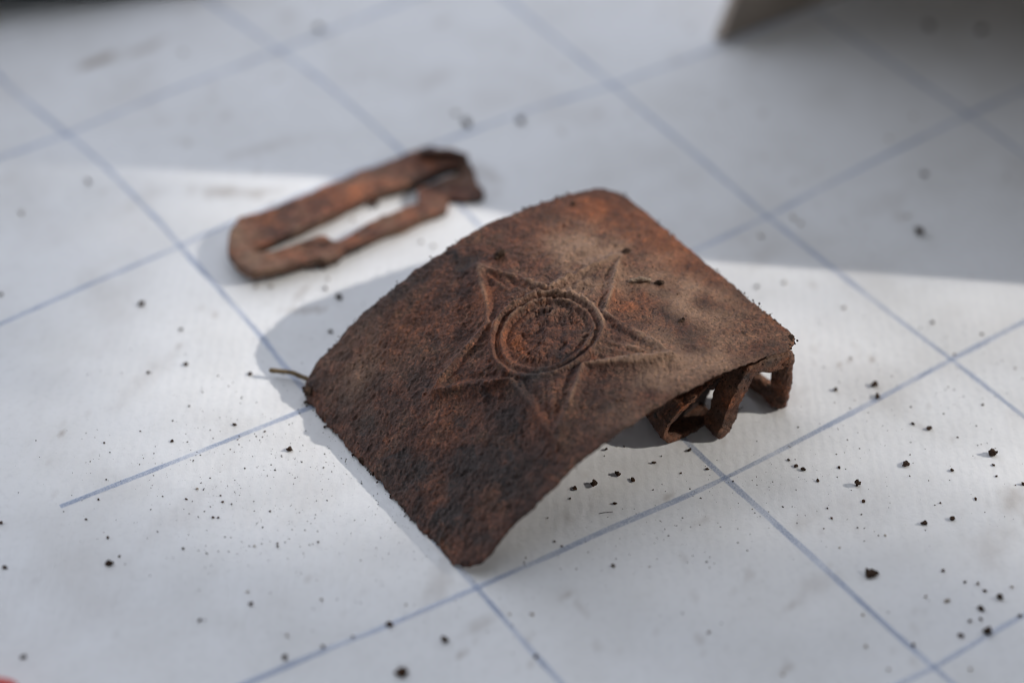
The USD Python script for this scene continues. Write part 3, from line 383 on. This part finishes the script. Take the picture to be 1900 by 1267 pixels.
MARKS = [((1.2, -99.4), 'the line crossing at the buckle corner'), ((48.3, -101.7), 'the front centre line crossing'), ((99.7, -100.5), 'the line crossing at the right'), ((98.6, -51.1), 'the crossing behind the buckle'),
         ((154, -47), 'the shaded crossing at top right'), ((99.8, .6), 'the crossing at top centre'), ((1, 1.6), 'the crossing left of the fitting'), ((-1.7, 44.8), 'the crossing at top left'), ((49.9, -150.3), 'the crossing at bottom right'),
         ((-45, -48), 'the loose line end at left'), ((-.4, -47), 'the left corner of the buckle'), ((.5, -74), 'the lower left buckle edge'), ((67, -96), 'the right corner of the buckle'), ((28, -97), 'the front edge of the buckle'),
         ((20, -19), 'the slotted fitting'), ((-66, -76), 'the red corner'), ((72, -150), 'the right end of the bottom line'), ((-22, -73), 'the speckled patch at left'), ((128, 1), 'the standing card')]
def describe(x, y, s, tone):
    k = min(range(len(MARKS)), key=lambda i: math.hypot(x - MARKS[i][0][0], y - MARKS[i][0][1])); (mx, my), name = MARKS[k]
    rr, bb = (x - mx) * .83 - (y - my) * .557, (x - mx) * .557 + (y - my) * .83; d = math.hypot(rr, bb)
    way = ('right of' if rr > 0 else 'left of') if abs(rr) > abs(bb) else ('behind' if bb > 0 else 'in front of')
    far = 'just ' if d < 7 else '' if d < 15 else 'well '
    size = 'large' if s > 1.25 else 'middling' if s > .8 else 'small' if s > .5 else 'tiny'
    return f"{size} {('dark', 'brown', 'pale')[tone]} soil crumb {far}{way} {name}"
NAMES = [describe(*c) for c in CRUMBS]
for i, (x, y, s, tone) in enumerate(CRUMBS):
    size = s * (0.95 if s > 1.2 else 0.84); n = NAMES.count(NAMES[i])
    lone('soil_crumb', crumb(x, y, float(paper_z(x * mm, y * mm)), size, 100 + i, tone), SOIL[tone], NAMES[i], 'soil crumb', NAMES[i].replace('crumb', 'crumbs') if n > 1 else None, smooth=35)
# dust finer than that: too many to count
def scatter(n, cx, cy, sx, sy, s0, s1):
    r = np.random.default_rng(int(abs(cx * 7 + cy * 13) + 999)); vs, fs = [], []
    tet = trimesh.creation.icosahedron(); k = 0
    while k < n:
        x, y = cx + r.normal() * sx, cy + r.normal() * sy
        du_, dv_ = (x * mm - PL['o'][0]), (y * mm - PL['o'][1]); uu = du_ * eu[0] + dv_ * eu[1]; vv = du_ * ev[0] + dv_ * ev[1]
        if 0 < uu < PL['U'] and 0 < vv < PL['V']: continue
        s = s0 * (s1 / s0) ** (r.random() ** 2.2)
        v = np.array(tet.vertices) * (1 + r.uniform(-.35, .35, (12, 1))) * [1, r.uniform(.5, 1), r.uniform(.4, .8)] * s / 2
        a = r.uniform(0, 6.28); v = v @ np.array([[math.cos(a), math.sin(a), 0], [-math.sin(a), math.cos(a), 0], [0, 0, 1]])
        fs.append(np.array(tet.faces) + 12 * k); vs.append(v * mm + [x * mm, y * mm, float(paper_z(x * mm, y * mm)) + s * .15 * mm]); k += 1
    return np.vstack(vs), np.vstack(fs)
sc = [scatter(*a) for a in [(800, -11, -62, 12, 14, .05, .34), (330, -28, -55, 15, 17, .05, .34), (420, 40, -104, 20, 8, .05, .34), (520, 85, -104, 22, 16, .05, .36), (260, -4, -88, 9, 12, .05, .28), (90, 20, -35, 16, 7, .06, .3), (160, 85, -75, 26, 18, .05, .3)]]
off = np.cumsum([0] + [len(a) for a, _ in sc])
data(part('soil_dust', (np.vstack([a for a, _ in sc]), np.vstack([f + o for (_, f), o in zip(sc, off)])), SOIL[0], smooth=False), 'fine dark earth dust peppered over the paper round the buckle', 'dust', kind='stuff')
# earth grains stuck to the rims and face of the buckle
r = np.random.default_rng(5); vs, fs = [], []; ico = trimesh.creation.icosphere(subdivisions=1, radius=1.0); k = 0
topg = top.reshape(NU, NV, 3)
def on_plate(uu, vv): return topg[int(np.clip(uu / (2 * hu) * (NU - 1), 0, NU - 1)), int(np.clip(vv / (2 * hv) * (NV - 1), 0, NV - 1))]
spots = []
for _ in range(560):
    e = r.choice(4, p=[.42, .2, .28, .1]); q = r.random()
    i, j = {0: (0, int(q * (NV - 1))), 1: (int(q * (NU - 1)), 0), 2: (NU - 1, int(q * (NV - 1))), 3: (int(q * (NU - 1)), NV - 1)}[int(e)]
    if fb(np.array([[i * .05, j * .05, 0]]), 1.0, 2, 77)[0] < -0.05: continue
    spots.append((topg[i, j] + r.normal(0, .25 * mm, 3), r.uniform(.12, .42) ** 1.4 * 1.6))
for _ in range(1500):
    uu, vv = r.uniform(1, 66), r.uniform(1, 51.5); w = np.exp(-((uu - 44) / 14) ** 2 - ((vv - 20) / 13) ** 2) + .22 + .4 * np.exp(-((uu - 60) / 9) ** 2)
    if r.random() < w * .9: spots.append((on_plate(uu, vv), r.uniform(.10, .42) ** 1.5 * 1.1))
for t_ in HW:
    fv = np.array(t_.vertices); fv = fv[fv[:, 1] < -.084]
    for c in fv[r.integers(0, len(fv), 240)]: spots.append((c, r.uniform(.12, .42) ** 1.5 * 1.4))
for c, s in spots:
    v = np.array(ico.vertices); v = v * (1 + 1.2 * fb(v + k * 2.3, 1.3, 2, k % 50))[:, None] * r.uniform(.6, 1.2, 3) * s / 2 * mm + c; v[:, 2] = np.maximum(v[:, 2], .00005)
    vs.append(v); fs.append(np.array(ico.faces) + len(v) * k); k += 1
part('stuck_grains', (np.vstack(vs), np.vstack(fs)), SOIL[0], buckle, smooth=True, kind='stuff')
for (uu, vv, s, m, lab) in [(36.4, 8.4, 1.9, 0, 'dark earth lump on the buckle beside the upper left star point'), (55.2, 19.2, 1.5, 0, 'dark oblong earth lump behind the upper right star point'), (54.4, 29.4, 1.3, 0, 'dark earth lump on the buckle right of the pale chip'),
                           (60.5, 16, .9, 0, 'small dark earth lump high on the right of the buckle'), (51.6, 39.0, .9, 0, 'small grey earth lump beside the right star point'), (55.6, 3.2, 1.0, 0, 'dark earth lump on the top rim of the buckle'), (66.6, 50.6, 1.1, 0, 'dark earth lump on the right corner of the buckle'),
                           (.6, 3.0, 1.9, 0, 'dark earth lump on the left corner of the buckle'), (.2, 21, 1.2, 0, 'dark earth lump on the lower left rim of the buckle')]:
    c = on_plate(uu, vv); lone('soil_lump', crumb(c[0] / mm, c[1] / mm, c[2] - .0002, s, int(uu * 10), 0), SOIL[m], lab, 'soil lump', smooth=35)
c0, c1 = on_plate(50.6, 26.4), on_plate(53.4, 28.0)
ch = rough(rods([(c0 + [0, 0, .0003], .0003), ((c0 + c1) / 2 + [0, .0002, .0005], .00042), (c1 + [0, 0, .0004], .0003)]), 0.25 * mm, .25 * mm, 2500, 3)
lone('pale_chip', ch, CHIP, 'pale splinter lying on the buckle right of the star', 'chip')
st = rough(rods([((-2.0 * mm, -39.6 * mm, 1.5 * mm), .42 * mm), ((0.5 * mm, -41.9 * mm, 1.6 * mm), .40 * mm), ((2.3 * mm, -44.4 * mm, 1.1 * mm), .42 * mm), ((4.2 * mm, -47.6 * mm, .9 * mm), .4 * mm)]), 0.2 * mm, .1 * mm, 1800, 3)
lone('dry_stalk', st, STRAW, 'short dry stalk sticking out from under the left corner of the buckle', 'stalk')
# hair-thin roots
def rootlet(pts, r0, lab):
    lone('root_hair', rods([((x * mm, y * mm, z * mm), r0 * mm) for x, y, z in pts]), SOIL[0], lab, 'root hair')
rootlet([(26.3, -96.9, .1), (27.2, -97.3, .15), (28.3, -97.8, .1)], .05, 'hair-thin root on the paper in front of the buckle near the largest crumbs')
rootlet([(59.0, -91.3, .12), (60.0, -90.4, .5), (61.2, -90.2, .35)], .07, 'curved root hair on the paper between the two legs of the buckle')

# ---------------------------------------------------------------- blurred things at the rim of the picture
card = thing('standing_card', 'grey brown card standing on edge at the top right of the paper', 'card', (0.17, 0.002, 0))
def sheet(poly3, thick):
    """A closed panel from a planar outline (n x 3) thickened by the vector thick."""
    P = np.array(poly3, float); n = len(P)
    uvw = np.linalg.svd(P - P.mean(0))[2]; q = (P - P.mean(0)) @ uvw[:2].T
    pg = Polygon(q); v2, f2 = trimesh.creation.triangulate_polygon(pg, engine='earcut'); 
    a = P.mean(0) + v2 @ uvw[:2]; b = a + np.array(thick); f2 = np.asarray(f2); m_ = len(a)
    ring = [int(np.argmin(np.linalg.norm(v2 - c, axis=1))) for c in q]
    side = [(ring[i], ring[(i + 1) % n], ring[(i + 1) % n] + m_, ring[i] + m_) for i in range(n)]
    t = trimesh.Trimesh(np.vstack([a, b]), np.vstack([f2, f2[:, ::-1] + m_, np.array([(s[0], s[1], s[2]) for s in side] + [(s[0], s[2], s[3]) for s in side])]), process=False); t.fix_normals()
    return t
Z0 = .0004
part('back_flap', sheet([(.1280, .001, Z0), (.3200, .001, Z0), (.3200, .001, .24), (.1440, .001, .24), (.1400, .001, .05), (.1315, .001, .0095)], (0, .0022, 0)), CARD, card, smooth=False)
part('top_flap', sheet([(.153, -.0015, .100), (.2075, -.0015, .100), (.2075, -.085, .100), (.180, -.080, .100), (.158, -.066, .100)], (0, 0, .002)), CARD, card, smooth=False)
part('side_flap', sheet([(.2085, -.0015, Z0), (.2085, -.153, Z0), (.2085, -.1485, .058), (.2085, -.1415, .089), (.2085, -.126, .105), (.2085, -.1125, .122), (.2085, -.108, .157), (.2085, -.103, .25), (.2085, -.0015, .25)], (.0022, 0, 0)), CARD, card, smooth=False)
fold = rods([((-.02, .1195, .014), .016), ((.008, .1045, .011), .0115), ((.030, .0922, .007), .0085), ((.050, .0815, .003), .004)]) + rods([((-.05, .14, .018), .022), ((-.02, .1205, .016), .018)])
t = rough(fold, 1.5 * mm, 1.2 * mm, 90, 21)
t.vertices[:, 2] = np.maximum(t.vertices[:, 2], .0005)
lone('dark_cloth', t, CLOTH, 'dark blurred fold of cloth at the top left edge of the paper', 'cloth')
rp = Polygon([(-64.5, -77.8), (-67.3, -74.8), (-90, -88), (-84, -103)]).buffer(-.8).buffer(.8, quad_segs=5)
t = trimesh.creation.extrude_polygon(rp, 3.2, engine='earcut'); t.apply_scale(mm); t.apply_translation([-.0016, -.0030, .0005])
lone('red_tab', rough(manifold3d.Manifold(manifold3d.Mesh(np.asarray(t.vertices, np.float32), np.asarray(t.faces, np.uint32))), 0.8 * mm, 0.05 * mm, 200, 3, 3), RED, 'blurred red plastic corner at the bottom left of the picture', 'plastic tab')

# ---------------------------------------------------------------- the leafy twig whose shade breaks up the sunlight, three metres off towards the sun
rh = np.array([math.cos(SUN_AZ), math.sin(SUN_AZ), 0]); bh = np.array([-rh[1], rh[0], 0]); uh = np.cross(rh, bh) * math.cos(SUN_EL) - rh * math.sin(SUN_EL)
uh = np.array([0, 0, 1]) * math.cos(SUN_EL) - rh * math.sin(SUN_EL)
DIST = 3.0
def open_sky(rr, bb):
    f = np.interp(rr, [-80, -30, -10, 14, 34, 60, 97, 140, 200], [.03, .06, .18, .80, .90, .66, .48, .55, .62])
    return f * np.interp(bb + 13 * np.clip((rr - 70) / 40, 0, 1), [-84, -76, -56], [0.01, 0.03, 1.0])
vs, fs, k = [], [], 0; r = np.random.default_rng(3)
LEAF_A = 0.5 * 11 * 6.0
nleaf = 12000
for _ in range(nleaf):
    pq = np.array([r.uniform(-240, 60), r.uniform(-130, 70)]); dd = DIST + r.uniform(-.25, .25)
    T = float(open_sky(-pq[1] / math.sin(SUN_EL), pq[0]))
    n_need = -math.log(max(T, .03)) / (LEAF_A * .75)                                              # leaves per mm2
    if r.random() > n_need * 300 * 200 / nleaf: continue
    c = SUN * dd + bh * pq[0] * mm + uh * pq[1] * mm
    a = r.normal(size=3); a -= SUN * (a @ SUN) * .6; a /= np.linalg.norm(a); b = np.cross(SUN + r.normal(0, .45, 3), a); b /= np.linalg.norm(b)
    L, Wd = 5.5 * mm * r.uniform(.8, 1.2), 3.0 * mm * r.uniform(.8, 1.2); nb = np.cross(a, b)
    vs.append(np.array([c - a * L, c - a * L * .2 + b * Wd, c + a * L, c - a * L * .2 - b * Wd])); fs.append(np.array([(0, 1, 2), (0, 2, 3)]) + 4 * k); k += 1
twig = thing('leafy_twig', 'leafy tree twig overhanging towards the sun, outside the picture', 'twig', SUN * DIST)
part('leaves', (np.vstack(vs), np.vstack(fs)), LEAF, twig, smooth=False, kind='stuff')
c = SUN * (DIST + .1)
part('stem', rods([(c + bh * -.6 + uh * -.1, .008), (c + bh * -.24 + uh * -.06, .005), (c + bh * -.11 + uh * -.03, .002)]), BARK, twig)

# ---------------------------------------------------------------- the thicket behind the camera: it keeps the sky's light to the far side, as in the photograph
vs, fs, k = [], [], 0; r = np.random.default_rng(11)
while k < 18000:
    az = r.uniform(math.radians(150), math.radians(344)); el = math.asin(r.uniform(0.0, 0.965)); dd = r.uniform(2.2, 3.6)
    d = np.array([math.cos(el) * math.cos(az), math.cos(el) * math.sin(az), math.sin(el)]); c = d * dd
    if np.linalg.norm(c - SUN * (c @ SUN)) < 0.36: continue
    a = r.normal(size=3); a /= np.linalg.norm(a); b = np.cross(a, r.normal(size=3)); b /= np.linalg.norm(b); L, Wd = .075 * r.uniform(.7, 1.3), .042 * r.uniform(.7, 1.3)
    vs.append(np.array([c - a * L, c - a * L * .2 + b * Wd, c + a * L, c - a * L * .2 - b * Wd])); fs.append(np.array([(0, 1, 2), (0, 2, 3)]) + 4 * k); k += 1
thk = thing('leafy_thicket', 'leafy thicket around the near side of the place, outside the picture', 'shrub', (-1.0, -2.6, 0))
part('leaves', (np.vstack(vs), np.vstack(fs)), LEAF, thk, smooth=False, kind='stuff')
for az in (150, 185, 220, 250, 285, 312):
    q = math.radians(az); c = np.array([math.cos(q), math.sin(q), 0]) * 2.9; part('stem', rods([(c, .03), (c * 1.03 + [0, 0, 1.2], .022), (c * .95 + [.1, 0, 2.3], .008)]), BARK, thk)
